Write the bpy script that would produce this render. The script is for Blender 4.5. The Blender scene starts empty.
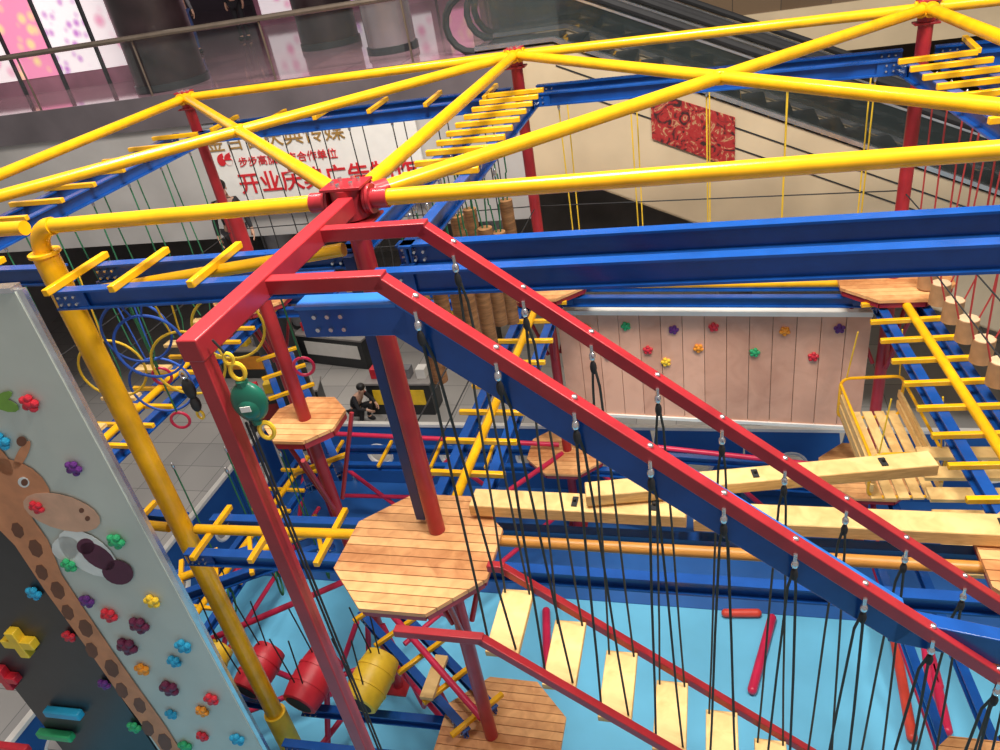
import bpy, math, random, bmesh
from mathutils import Vector, Matrix
random.seed(7)
scene=bpy.context.scene
COL=scene.collection
H=9.6                       # eye height above the play-hall floor
Ax,Ay=-0.807,5.153          # main column
TH=math.radians(18.52)
U=Vector((math.cos(TH),-math.sin(TH),0)); V=Vector((math.sin(TH),math.cos(TH),0)); Z=Vector((0,0,1))
A0=Vector((Ax,Ay,0))
def L(u,v,d): return A0+U*u+V*v+Z*(H-d)
def W(x,y,d): return Vector((x,y,H-d))
NA=Vector((Ax,Ay)); NB=Vector((.894,10.08)); NC=Vector((5.115,8.31)); ND=Vector((-3.69,11.5))
NE=Vector((-5.37,6.7)); NG=Vector((3.915,3.57)); NP=Vector((-3.4,5.94)); NL=Vector((-2.33,7.45))
def N(n,d): return Vector((n.x,n.y,H-d))

# ---------------------------------------------------------------- camera
cam=bpy.data.cameras.new('camera'); co=bpy.data.objects.new('camera',cam); COL.objects.link(co)
xc=Vector((.9843,-.0912,-.1514)); yc=Vector((.1768,.5080,.8430)); zc=Vector((0,-.8565,.5161))
m=Matrix((xc,yc,zc)).transposed().to_4x4(); m.translation=Vector((0,0,H)); co.matrix_world=m
cam.lens=27; cam.sensor_width=36; cam.clip_end=200
scene.camera=co

# ---------------------------------------------------------------- materials
def newmat(name):
    mt=bpy.data.materials.new(name); mt.use_nodes=True
    nt=mt.node_tree; b=nt.nodes['Principled BSDF']; return mt,nt,b
def paint(name,c,rough=.35,var=.18,scale=5,metal=0,bump=.03,emit=0,alpha=1,trans=0):
    mt,nt,b=newmat(name)
    tc=nt.nodes.new('ShaderNodeTexCoord')
    nz=nt.nodes.new('ShaderNodeTexNoise'); nz.inputs['Scale'].default_value=scale; nz.inputs['Detail'].default_value=5
    nt.links.new(tc.outputs['Object'],nz.inputs['Vector'])
    rp=nt.nodes.new('ShaderNodeValToRGB')
    rp.color_ramp.elements[0].position=.3; rp.color_ramp.elements[1].position=.7
    rp.color_ramp.elements[0].color=(*[x*(1-var) for x in c],1); rp.color_ramp.elements[1].color=(*[min(1,x*(1+var*.5)) for x in c],1)
    nt.links.new(nz.outputs['Fac'],rp.inputs['Fac']); nt.links.new(rp.outputs['Color'],b.inputs['Base Color'])
    b.inputs['Roughness'].default_value=rough; b.inputs['Metallic'].default_value=metal
    if bump:
        bp=nt.nodes.new('ShaderNodeBump'); bp.inputs['Strength'].default_value=bump
        nt.links.new(nz.outputs['Fac'],bp.inputs['Height']); nt.links.new(bp.outputs['Normal'],b.inputs['Normal'])
    if emit:
        nt.links.new(rp.outputs['Color'],b.inputs['Emission Color']); b.inputs['Emission Strength'].default_value=emit
    if trans: b.inputs['Transmission Weight'].default_value=trans
    if alpha<1: b.inputs['Alpha'].default_value=alpha
    return mt
def wood(name,c1,c2,rough=.5,stretch=(2,2,14),rnd=.45,p0=.35):
    mt,nt,b=newmat(name)
    tc=nt.nodes.new('ShaderNodeTexCoord'); mp=nt.nodes.new('ShaderNodeMapping'); mp.inputs['Scale'].default_value=stretch
    nz=nt.nodes.new('ShaderNodeTexNoise'); nz.inputs['Scale'].default_value=3; nz.inputs['Detail'].default_value=8; nz.inputs['Distortion'].default_value=.8
    nt.links.new(tc.outputs['Object'],mp.inputs['Vector']); nt.links.new(mp.outputs['Vector'],nz.inputs['Vector'])
    ge=nt.nodes.new('ShaderNodeNewGeometry'); ad=nt.nodes.new('ShaderNodeMath'); ad.operation='MULTIPLY_ADD'
    ad.inputs[1].default_value=rnd; nt.links.new(ge.outputs['Random Per Island'],ad.inputs[0]); nt.links.new(nz.outputs['Fac'],ad.inputs[2])
    rp=nt.nodes.new('ShaderNodeValToRGB'); rp.color_ramp.elements[0].position=p0; rp.color_ramp.elements[1].position=1.0
    rp.color_ramp.elements[0].color=(*c1,1); rp.color_ramp.elements[1].color=(*c2,1)
    nt.links.new(ad.outputs[0],rp.inputs['Fac']); nt.links.new(rp.outputs['Color'],b.inputs['Base Color'])
    b.inputs['Roughness'].default_value=rough
    return mt
def tile(name,c1,c2,mortar,scale,rough):
    mt,nt,b=newmat(name)
    tc=nt.nodes.new('ShaderNodeTexCoord'); mp=nt.nodes.new('ShaderNodeMapping'); mp.inputs['Rotation'].default_value=(0,0,TH)
    br=nt.nodes.new('ShaderNodeTexBrick'); br.offset=0; br.inputs['Scale'].default_value=scale
    br.inputs['Color1'].default_value=(*c1,1); br.inputs['Color2'].default_value=(*c2,1); br.inputs['Mortar'].default_value=(*mortar,1)
    br.inputs['Mortar Size'].default_value=.01; br.inputs['Brick Width'].default_value=1; br.inputs['Row Height'].default_value=1
    nt.links.new(tc.outputs['Object'],mp.inputs['Vector']); nt.links.new(mp.outputs['Vector'],br.inputs['Vector'])
    nt.links.new(br.outputs['Color'],b.inputs['Base Color']); b.inputs['Roughness'].default_value=rough
    return mt
YEL=paint('yellow_paint',(.92,.47,.008),.22); BLU=paint('blue_paint',(.008,.075,.33),.25); RED=paint('red_paint',(.40,.024,.033),.3)
OBR=paint('orange_brown_pipe',(.62,.27,.05),.4)
DBL=paint('deep_blue_paint',(.012,.035,.17),.35); CRIM=paint('crimson_paint',(.62,.02,.08),.35); ORED=paint('orange_red_padding',(.75,.07,.04),.45)
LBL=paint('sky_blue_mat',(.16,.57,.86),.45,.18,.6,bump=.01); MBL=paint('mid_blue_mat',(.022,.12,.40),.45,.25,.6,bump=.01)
WPL=wood('platform_wood',(.52,.20,.065),(.92,.49,.20)); WLT=wood('pale_pine',(.50,.27,.07),(.90,.62,.26))
WPK=wood('pinkish_board_wood',(.56,.26,.17),(.84,.47,.33),stretch=(1,1,1),rnd=.5,p0=.2); WLOG=wood('log_wood',(.12,.05,.018),(.42,.21,.085))
WEND=wood('log_end_wood',(.6,.42,.24),(.8,.6,.38))
BLK=paint('black_rope',(.02,.02,.022),.8); DRP=paint('dark_grey_green_rope',(.04,.048,.045),.8); STL=paint('steel',(.7,.72,.75),.25,metal=.9); GRN=paint('dark_green_case',(.01,.14,.09),.3)
HRED=paint('hold_red',(.65,.02,.04),.45); HGRN=paint('hold_green',(.03,.42,.16),.45); HPUR=paint('hold_purple',(.12,.02,.2),.45)
HORG=paint('hold_orange',(.9,.32,.02),.45); HCYN=paint('hold_cyan',(.02,.35,.6),.45); HYEL=paint('hold_yellow',(.95,.6,.03),.45); HMAR=paint('hold_maroon',(.13,.01,.05),.45)
ROPB=paint('blue_rope',(.02,.09,.45),.7); ROPY=paint('yellow_rope',(.85,.55,.03),.7); ROPG=paint('green_rope',(.02,.16,.07),.7); ROPR=paint('red_rope',(.45,.04,.04),.7)
WHT=paint('white_board',(.82,.80,.76),.5,.05); BEI=paint('beige_cladding',(.60,.48,.32),.35,.15,1); GRY=paint('grey_panel',(.58,.61,.54),.45,.08,1.5)
DRK=paint('dark_panel',(.022,.025,.028),.4); DCOL=paint('dark_marble',(.022,.012,.014),.35,.5,2); GLS=paint('clear_glass',(.25,.28,.28),.08,bump=0,alpha=.06)
DGL=paint('tinted_glass',(.03,.04,.04),.05,bump=0,alpha=.3)
TXR=paint('red_lettering',(.65,.02,.03),.5); TXG=paint('brown_gold_lettering',(.36,.20,.05),.5)
FT=tile('grey_tile_floor',(.44,.42,.40),(.36,.35,.34),(.2,.2,.2),1.2,.25)
FD=tile('dark_brown_tile',(.16,.11,.07),(.12,.08,.05),(.06,.05,.04),1.2,.2)
FP=tile('polished_pinkish_floor',(.42,.24,.28),(.30,.18,.22),(.12,.08,.10),1.0,.08)
SKIN=paint('skin',(.62,.36,.25),.5); HAIR=paint('black_hair',(.012,.01,.01),.5)
CLOTHS={k:paint('cloth_'+k,c,.8) for k,c in dict(black=(.02,.02,.025),red=(.30,.03,.03),grey=(.2,.2,.22),white=(.7,.7,.7),blue=(.04,.07,.2)).items()}

# ---------------------------------------------------------------- mesh builder
def frame(d,up=Z):
    d=d.normalized()
    s=d.cross(up)
    if s.length<1e-4: s=d.cross(Vector((1,0,0)))
    s.normalize(); return d,s,s.cross(d).normalized()
class MB:
    def __init__(s): s.v=[];s.f=[];s.m=[];s.mi=0
    def add(s,vs,fs):
        o=len(s.v); s.v+= [Vector(a) for a in vs]; s.f+=[tuple(o+i for i in f) for f in fs]; s.m+=[s.mi]*len(fs); return s
    def mat(s,i): s.mi=i; return s
    def prof(s,p0,p1,pts,up=Z,caps=True):
        p0=Vector(p0);p1=Vector(p1); d,a,b=frame(p1-p0,up); n=len(pts)
        vs=[p0+a*x+b*y for x,y in pts]+[p1+a*x+b*y for x,y in pts]
        fs=[(i,(i+1)%n,n+(i+1)%n,n+i) for i in range(n)]
        if caps: fs+=[tuple(range(n-1,-1,-1)),tuple(range(n,2*n))]
        return s.add(vs,fs)
    def tube(s,p0,p1,r,r1=None,n=14):
        p0=Vector(p0);p1=Vector(p1); r1=r if r1 is None else r1
        d,a,b=frame(p1-p0); vs=[]
        for p,q in((p0,r),(p1,r1)):
            for i in range(n):
                t=2*math.pi*i/n; vs.append(p+a*math.cos(t)*q+b*math.sin(t)*q)
        fs=[(i,(i+1)%n,n+(i+1)%n,n+i) for i in range(n)]+[tuple(range(n-1,-1,-1)),tuple(range(n,2*n))]
        return s.add(vs,fs)
    def box(s,p0,p1,w,h,up=Z): return s.prof(p0,p1,[(-w/2,-h/2),(w/2,-h/2),(w/2,h/2),(-w/2,h/2)],up)
    def cb(s,c,sx,sy,sz,x=None):
        x=Vector(x) if x is not None else U; c=Vector(c)
        return s.box(c-x.normalized()*sx/2,c+x.normalized()*sx/2,sy,sz)
    def chan(s,p0,p1,w,h,t=.018,up=Z):
        w/=2;h/=2;q=t/2
        pts=[(-w,-h),(w,-h),(w,-h+t),(q,-h+t),(q,h-t),(w,h-t),(w,h),(-w,h),(-w,h-t),(-q,h-t),(-q,-h+t),(-w,-h+t)]
        return s.prof(p0,p1,pts,up)
    def sweep(s,pts,r,n=8,closed=False):
        pts=[Vector(p) for p in pts]; k=len(pts); rings=[]; a=None
        for i,p in enumerate(pts):
            if closed: d=pts[(i+1)%k]-pts[i-1]
            else: d=pts[min(i+1,k-1)]-pts[max(i-1,0)]
            d.normalize()
            if a is None: _,a,_=frame(d)
            a=(a-d*a.dot(d)).normalized(); b=d.cross(a)
            rings.append([p+a*math.cos(2*math.pi*j/n)*r+b*math.sin(2*math.pi*j/n)*r for j in range(n)])
        vs=[q for rg in rings for q in rg]; fs=[]
        for i in range(k if closed else k-1):
            i2=(i+1)%k
            for j in range(n): fs.append((i*n+j,i*n+(j+1)%n,i2*n+(j+1)%n,i2*n+j))
        if not closed: fs+=[tuple(range(n-1,-1,-1)),tuple((k-1)*n+j for j in range(n))]
        return s.add(vs,fs)
    def blob(s,c,rx,ry,rz,X=None,Y=None,n=10,k=7):
        c=Vector(c);X=X or Vector((1,0,0));Y=Y or Vector((0,1,0));Zz=X.cross(Y)
        vs=[c+Zz*rz]
        for i in range(1,k):
            t=math.pi*i/k
            for j in range(n):
                q=2*math.pi*j/n; vs.append(c+X*rx*math.sin(t)*math.cos(q)+Y*ry*math.sin(t)*math.sin(q)+Zz*rz*math.cos(t))
        vs.append(c-Zz*rz); fs=[(0,1+j,1+(j+1)%n) for j in range(n)]
        for i in range(k-2):
            for j in range(n): fs.append((1+i*n+j,1+(i+1)*n+j,1+(i+1)*n+(j+1)%n,1+i*n+(j+1)%n))
        o=1+(k-2)*n; fs+=[(o+j,len(vs)-1,o+(j+1)%n) for j in range(n)]
        return s.add(vs,fs)
    def prism(s,pts,vec):
        pts=[Vector(p) for p in pts];vec=Vector(vec);n=len(pts)
        return s.add(pts+[p+vec for p in pts],[(i,(i+1)%n,n+(i+1)%n,n+i) for i in range(n)]+[tuple(range(n-1,-1,-1)),tuple(range(n,2*n))])
    def done(s,name,mats,parent=None,label=None,cat=None,group=None,kind=None,bevel=0,smooth=True,origin=None):
        if not isinstance(mats,(list,tuple)): mats=[mats]
        xs=[p.x for p in s.v];ys=[p.y for p in s.v];zs=[p.z for p in s.v]
        o=Vector(origin) if origin is not None else Vector(((min(xs)+max(xs))/2,(min(ys)+max(ys))/2,min(zs)))
        me=bpy.data.meshes.new(name); me.from_pydata([p-o for p in s.v],[],s.f)
        for mt in mats: me.materials.append(mt)
        for p,i in zip(me.polygons,s.m): p.material_index=i
        me.update()
        bm=bmesh.new(); bm.from_mesh(me); bmesh.ops.recalc_face_normals(bm,faces=bm.faces); bm.to_mesh(me); bm.free()
        if smooth:
            for p in me.polygons: p.use_smooth=True
            try: me.set_sharp_from_angle(angle=math.radians(35))
            except Exception: pass
        ob=bpy.data.objects.new(name,me); COL.objects.link(ob)
        if parent is not None: ob.parent=parent; ob.location=o-parent.location
        else: ob.location=o
        if bevel:
            b=ob.modifiers.new('bevel','BEVEL'); b.width=bevel; b.segments=2; b.limit_method='ANGLE'
        tag(ob,label,cat,group,kind); return ob
def tag(ob,label=None,cat=None,group=None,kind=None):
    if label: ob['label']=label
    if cat: ob['category']=cat
    if group: ob['group']=group
    if kind: ob['kind']=kind
def thing(name,loc,label,cat,group=None):
    e=bpy.data.objects.new(name,None); e.location=Vector(loc); e.empty_display_size=.1; COL.objects.link(e); tag(e,label,cat,group); return e
def dup(e,delta):
    n=e.copy(); COL.objects.link(n); n.location=e.location+Vector(delta)
    for c in e.children:
        k=c.copy(); k.parent=n; COL.objects.link(k)
        for g in c.children:
            q=g.copy(); q.parent=k; COL.objects.link(q)
    return n
def S(): return MB()

# ---------------------------------------------------------------- setting
def slab(name,u0,u1,v0,v1,d,t,mt,label,cat='floor'):
    S().prism([L(u0,v0,d),L(u1,v0,d),L(u1,v1,d),L(u0,v1,d)],(0,0,-t)).done(name,mt,kind='structure',label=label,cat=cat,smooth=False)
slab('floor',-26,26,-9,34,H,.2,FT,'grey tiled ground floor of the mall')
slab('floor',-6.6,9,-7,6.45,H-.03,.03,LBL,'sky-blue padded play area flooring')
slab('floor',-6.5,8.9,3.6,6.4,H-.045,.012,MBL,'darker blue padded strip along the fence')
slab('floor',-26,-.4,6.95,34,1.7,.5,FP,'polished purple-grey upper gallery floor')
slab('floor',-.4,26,11.0,34,1.7,.5,FD,'dark polished gallery floor beyond the escalators')
slab('floor',-26,26,15,34,5.7,.4,FD,'middle gallery floor of brown tile')
slab('floor',-3,12,-9,-4.35,1.65,.4,FP,'gallery floor overlooking the play structure')
slab('ceiling',-26,26,8.2,34,-3,.3,paint('ceiling_paint',(.16,.12,.14),.6),'unseen dark ceiling added to dim the gallery','ceiling')  # out of view, added to darken the gallery and cut its floor reflections
def wall(name,p,q,d0,d1,t,mt,label,cat='wall'):
    p0=L(*p,(d0+d1)/2);p1=L(*q,(d0+d1)/2)
    return S().box(p0,p1,t,abs(d1-d0)).done(name,mt,kind='structure',label=label,cat=cat,smooth=False)
wall('wall_front_fascia',(-26,7.02),(-.4,7.02),2.2,4.3,.12,paint('fascia_white',(.48,.46,.44),.5,.15,1),'white fascia below the upper gallery')
wall('trim_1',(-26,6.92),(-.4,6.92),1.69,2.22,.05,paint('edge_trim_grey',(.13,.11,.12),.3,.3,1),'dark grey edge trim of the upper gallery','trim')
wall('wall_back',(-26,30),(26,30),-3,1.7,.3,paint('shop_front_wall',(.10,.05,.10),.4,.6,.4),'dark shop-front wall across the gallery')
wall('wall_back',(-26,20),(26,20),5.7,1.9,.3,paint('mid_floor_wall',(.20,.15,.12),.5,.4,.5),'brown shop wall on the middle floor')
wall('wall_back',(-26,19),(26,19),9.6,6.1,.3,paint('ground_floor_wall',(.22,.20,.19),.5,.4,.6),'grey ground floor shop wall')
wall('wall_left',(-20,6.9),(-20,30),9.6,2.2,.3,paint('left_wall',(.35,.34,.36),.5,.3,.4),'grey side wall')
wall('wall_right',(13,-8),(13,16),9.6,1.0,.3,paint('right_wall',(.42,.36,.28),.5,.3,.5),'warm beige side wall')
wall('wall_soffit_edge',(-.4,11.0),(26,11.0),2.2,3.0,.12,BEI,'beige fascia under the gallery edge')
POST=[]
for i,(a,b_) in enumerate((((.85,.2,.42),(1,.9,.92)),((.95,.7,.35),(.92,.3,.5)),((.6,.25,.65),(1,.93,.95)))):
    mt,nt,b=newmat('lit_poster'); tc=nt.nodes.new('ShaderNodeTexCoord'); vo=nt.nodes.new('ShaderNodeTexVoronoi'); vo.inputs['Scale'].default_value=2.6+i
    rp=nt.nodes.new('ShaderNodeValToRGB'); rp.color_ramp.elements[0].color=(*a,1); rp.color_ramp.elements[1].color=(*b_,1); rp.color_ramp.elements[0].position=.15; rp.color_ramp.elements[1].position=.5
    nt.links.new(tc.outputs['Object'],vo.inputs['Vector']); nt.links.new(vo.outputs['Distance'],rp.inputs['Fac']); nt.links.new(rp.outputs['Color'],b.inputs['Base Color']); nt.links.new(rp.outputs['Color'],b.inputs['Emission Color']); b.inputs['Emission Strength'].default_value=.55; POST.append(mt)
def shop(u,v,w,h,dirv,label,em,band,n=5,dark=None,fill=.7):
    c0=L(u,v,1.7)
    t=thing('shop_window',c0,label,'shop window')
    m2=paint('lit_sign',band,.3,.3,3,emit=em)
    x=U if dirv=='u' else V
    S().cb(c0+Z*(h/2),w,.08,h,x).done('window_back',dark or paint('window_interior',(.25,.1,.14),.3,.5,1,emit=.3),t)
    S().cb(c0+Z*(h*.9),w,.2,h*.14,x).done('sign_band',m2,t)
    for k in range(n):
        S().cb(c0+x*(-w/2+w*(k+.5)/n)+Z*h*.45,w/n*fill,.14,h*.70,x).done('lit_poster',POST[k%3],t)
    for k in range(n+1):
        S().cb(c0+x*(-w/2+w*k/n)+Z*h/2,.06,.2,h,x).done('mullion',DRK,t)
shop(-12.2,9.4,7.6,3,'u','bright lit shop window with pink and white posters',.9,(.95,.5,.6),7,None,.9)
shop(-7,17.5,7,3,'u','lit shop window with pink posters',1.0,(.95,.3,.5))
shop(-1,29.5,9,3,'u','dim distant shop with red and yellow signs',1.0,(.9,.25,.05),4)
shop(8,29.5,8,3,'u','dim distant shop with warm signs',.8,(.9,.5,.1),4)
def rcol(u,v,r,d0,d1,mt,label):
    c=L(u,v,d1); t=thing('round_column',c,label,'column')
    S().tube(L(u,v,d1),L(u,v,d0),r,n=40).done('shaft',mt,t)
    S().tube(L(u,v,d1),L(u,v,d1-.12),r+.03,n=40).done('base_ring',DRK,t)
    S().tube(L(u,v,(d0+d1)/2-.03),L(u,v,(d0+d1)/2+.03),r+.006,n=40).done('joint_band',BLK,t)
rcol(-6.95,7.9,.62,-3,1.7,DCOL,'dark polished marble round column by the railing')
rcol(-5.0,10.6,.58,-3,1.7,DCOL,'dark polished round column on the gallery')
rcol(-2.9,8.6,.42,-3,1.7,paint('silver_column',(.30,.25,.27),.25,.4,1,metal=.5),'silver round column next to the escalator')
for uu in(-9.5,-3,3,9): rcol(uu,13.5,.4,2.2,9.6,paint('grey_column',(.25,.25,.27),.4),'grey structural column on the ground floor')
rcol(-6.6,7.75,.42,2.2,9.6,DRK,'black round column under the gallery edge')

# ground-floor displays in the shade under the gallery
def display(x,y,w,col,lb,rot=0):
    p=W(x,y,H); t=thing('display_counter',p,lb,'shop counter','ground floor displays'); X=Matrix.Rotation(rot,3,'Z')@U
    S().cb(p+Z*.42,w,.6,.84,X).done('body',DRK,t,bevel=.01)
    S().cb(p+Z*.87,w+.06,.66,.05,X).done('counter_top',paint('counter_top',(.3,.28,.27),.3),t)
    S().cb(p+Z*.5-V*.31,w*.8,.02,.4,X).done('front_panel',col,t)
    for k in range(4):
        S().cb(p+X*(-w*.36+w*.24*k)+Z*1.02,w*.14,.25,.25,X).done('display_box',[HRED,HYEL,CLOTHS['grey'],WHT][k%4],t,bevel=.006)
display(-2.3,15.2,1.6,HYEL,'dark counter with yellow front panel'); display(-5.2,15.6,1.8,CLOTHS['red'],'dark counter with red front panel',.3); display(-4.2,18.2,2.2,WHT,'dark counter with white front panel',-.2); display(-6.4,18.3,2.0,HORG,'dark counter with orange front panel'); display(-.8,17.8,2.0,CLOTHS['blue'],'dark counter with blue front panel')

# railing on the gallery edge
rt=thing('glass_railing',L(-6,7.0,1.7),'glass railing with steel handrail along the gallery','railing')
HR=paint('bronze_handrail',(.24,.19,.15),.25,metal=.6)
S().sweep([L(-14+13.2*i/39,6.99+.012*(i-20)**2/40,.78) for i in range(40)],.045,8).done('handrail',HR,rt)
for k in range(6):
    u=-14+2.4*k
    S().box(L(u+.04,7.06,1.24),L(u+2.3,7.06,1.24),.012,.82).done('glass_panel',GLS,rt,smooth=False)
    S().tube(L(u,7.05,1.7),L(u,7.03,.78),.018,n=8).done('post',HR,rt)

# billboard
BL,BR=-6.0,-2.1
bb=thing('billboard',L((BL+BR)/2,6.88,3.75),'white advertising board with red and gold Chinese lettering','sign')
S().box(L(BL,6.88,3.02),L(BR,6.88,3.02),.05,1.5).done('board_panel',WHT,bb,bevel=.004)
S().box(L(BL,6.87,2.26),L(BR,6.87,2.26),.08,.04).done('top_frame',STL,bb)
S().box(L(BL,6.87,3.78),L(BR,6.87,3.78),.08,.04).done('bottom_frame',STL,bb)
def text(s,u,v,d,size,mt,parent,name,sx=1,bold=.010):
    cu=bpy.data.curves.new(name,'FONT'); cu.body=s; cu.size=size; cu.extrude=.004; cu.offset=bold*size/.4; cu.align_x='LEFT'; cu.align_y='CENTER'
    ob=bpy.data.objects.new(name,cu); COL.objects.link(ob)
    dg=bpy.context.evaluated_depsgraph_get(); me=bpy.data.meshes.new_from_object(ob.evaluated_get(dg))
    bpy.data.objects.remove(ob); me.materials.clear(); me.materials.append(mt)
    o=bpy.data.objects.new(name,me); COL.objects.link(o); o.parent=parent
    mm=Matrix((U*sx,Z,-V)).transposed().to_4x4(); mm.translation=L(u,v,d)-parent.location; o.matrix_local=mm
text('金百合庆典传媒',-5.98,6.845,2.56,.35,TXG,bb,'gold_lettering',1.08,.001)
text('“',-5.84,6.845,3.0,.60,TXR,bb,'quote_mark',1.1,.02)
text('步步高旗舰店合作单位',-5.45,6.845,2.92,.18,TXR,bb,'small_lettering',1.05,.002)
text('开业庆典广告制作',-5.58,6.845,3.31,.39,TXR,bb,'red_lettering',1.08,.006)

# escalators
STM=paint('step_metal',(.035,.035,.04),.35,metal=.5)
def escal(v0,label,dep=1.2,u0=.2):
    n=24; run=9.0; sl=.45; w=1.0; T=1.7
    t=thing('escalator',L(u0,v0,T+run*sl+1),label,'escalator','escalators')
    def dd(u): return T+max(0,(u-u0))*sl
    for vv,dp in((v0,dep),(v0+w+.2,1.2)):
        S().prism([L(u0-1.2,vv,T+.0),L(u0,vv,T+.0),L(u0+run,vv,dd(u0+run)+.0),L(u0+run,vv,dd(u0+run)+dp),L(u0,vv,T+dp-.1),L(u0-1.2,vv,T+dp-.1)],V*.06).done('side_cladding',BEI,t,smooth=False)
        S().prism([L(u0-1.2,vv+.02,T-.05),L(u0,vv+.02,T-.05),L(u0+run,vv+.02,dd(u0+run)-.05),L(u0+run,vv+.02,dd(u0+run)-.80),L(u0,vv+.02,T-.80),L(u0-1.2,vv+.02,T-.80)],V*.015).done('glass_balustrade',DGL,t,smooth=False)
        hp=[L(u0-1.2-.40*math.sin(a),vv+.03,T-.42-.40*math.cos(a)) for a in [math.pi*k/8 for k in range(8,-1,-1)]]
        hp+=[L(u0,vv+.03,T-.82),L(u0+run*.5,vv+.03,dd(u0+run*.5)-.82),L(u0+run,vv+.03,dd(u0+run)-.82)]
        S().sweep(hp,.055,8).done('handrail',BLK,t)
        S().box(L(u0-.1,vv+.03,T-.76),L(u0+run,vv+.03,dd(u0+run)-.76),.05,.03).done('rail_carrier',STL,t)
        S().box(L(u0-1.2,vv+.03,T-.07),L(u0,vv+.03,T-.07),.14,.06).box(L(u0,vv+.03,T-.07),L(u0+run,vv+.03,dd(u0+run)-.07),.14,.06).done('skirt_trim',STL,t)
        S().box(L(u0-1.2,vv+.13,T-.03),L(u0+run,vv+.13,T-.03) if False else L(u0+.2,vv+.13,T-.03),.05,.03).done('yellow_edge',YEL,t)
    for dq in(.3,.6):
        S().box(L(u0,v0-.005,T+dq),L(u0+run,v0-.005,dd(u0+run)+dq),.012,.018).done('cladding_seam',DRK,t)
    st=None
    for k in range(n):
        u=u0+run*k/n
        if st is None:
            st=S().prism([L(u,v0+.1,dd(u)+.05),L(u+.38,v0+.1,dd(u)+.05),L(u+.38,v0+.1,dd(u)+.3),L(u,v0+.1,dd(u)+.12)],V*w).mat(1).box(L(u+.02,v0+.1,dd(u)+.045),L(u+.02,v0+1.1,dd(u)+.045),.03,.01).done('step',[STM,YEL],t,smooth=False); b0=st.location.copy()
        else:
            q=st.copy(); COL.objects.link(q); q.location=b0+U*(run*k/n)-Z*(run*k/n*sl)
    S().prism([L(u0-1.2,v0,T+dep-.1),L(u0,v0,T+dep-.1),L(u0+run,v0,dd(u0+run)+dep),L(u0+run,v0+w+.2,dd(u0+run)+1.2),L(u0,v0+w+.2,T+1.1),L(u0-1.2,v0+w+.2,T+1.1)],Z*.03).done('soffit',BEI,t,smooth=False)
    S().prism([L(u0-1.2,v0+.06,T+.02),L(u0,v0+.06,T+.02),L(u0,v0+w+.2,T+.02),L(u0-1.2,v0+w+.2,T+.02)],Z*.03).done('landing_plate',STM,t,smooth=False)
    return t
escal(7.08,'escalator with beige side cladding and black handrails',2.1); escal(8.75,'second escalator with glass balustrade and black handrails')
pm,nt,b=newmat('floral_poster')
vo=nt.nodes.new('ShaderNodeTexNoise'); vo.inputs['Scale'].default_value=5; vo.inputs['Detail'].default_value=3; vo.inputs['Distortion'].default_value=2.5; rp=nt.nodes.new('ShaderNodeValToRGB'); tc=nt.nodes.new('ShaderNodeTexCoord'); nt.links.new(tc.outputs['Object'],vo.inputs['Vector'])
rp.color_ramp.elements[0].position=.36; rp.color_ramp.elements[0].color=(.04,.015,.015,1); rp.color_ramp.elements[1].position=.46; rp.color_ramp.elements[1].color=(.35,.02,.02,1)
for p_,c_ in((.56,(.36,.03,.03,1)),(.60,(.5,.3,.15,1)),(.66,(.25,.02,.02,1))): e=rp.color_ramp.elements.new(p_); e.color=c_
nt.links.new(vo.outputs['Fac'],rp.inputs['Fac']); nt.links.new(rp.outputs['Color'],b.inputs['Base Color'])
S().prism([L(1.55,7.05,2.5),L(2.75,7.05,3.0),L(2.75,7.05,3.75),L(1.55,7.05,3.2)],V*.02).done('wall_poster',pm,label='dark red and gold floral poster on escalator cladding',cat='poster')

# perimeter fence with portholes
def fence(p,q,label):
    a=L(*p,H);b=L(*q,H); ln=(b-a).length; n=max(1,round(ln/1.55)); x=(b-a)/n
    for k in range(n):
        o=a+x*k; xd=x.normalized(); yd=Z.cross(xd)
        t=thing('fence_panel',o+x/2,label,'fence','blue porthole fence panels')
        c=o+x/2+Z*.78
        m_=S(); w=x.length-.03; h=1.45; r=.25; K=24; ring=[];outer=[]
        for j in range(K):
            t_=2*math.pi*j/K; cx,cy=math.cos(t_),math.sin(t_); s=1/max(abs(cx)/(w/2),abs(cy)/(h/2))
            ring.append((cx*r,cy*r)); outer.append((cx*s,cy*s))
        vs=[];fs=[]
        for sd in(-.03,.03):
            for pt in ring+outer: vs.append(c+xd*pt[0]+Z*pt[1]+yd*sd)
        for j in range(K):
            j2=(j+1)%K
            fs+=[(j,j2,K+j2,K+j),(2*K+j,3*K+j,3*K+j2,2*K+j2),(j,2*K+j,2*K+j2,j2),(K+j,K+j2,3*K+j2,3*K+j)]
        m_.add(vs,fs).done('panel',MBL,t,smooth=False)
        S().sweep([c+xd*math.cos(2*math.pi*j/24)*(r+.01)+Z*math.sin(2*math.pi*j/24)*(r+.01) for j in range(24)],.045,6,True).done('porthole_rim',WHT,t)
        S().box(o+Z*1.53,o+x+Z*1.53,.1,.06).done('top_rail',WHT,t)
fence((-6.4,6.3),(7.6,6.3),'blue padded fence panel with round porthole and white top')
fence((-6.4,-1),(-6.4,6.2),'blue padded fence panel with round porthole and white top')

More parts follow.
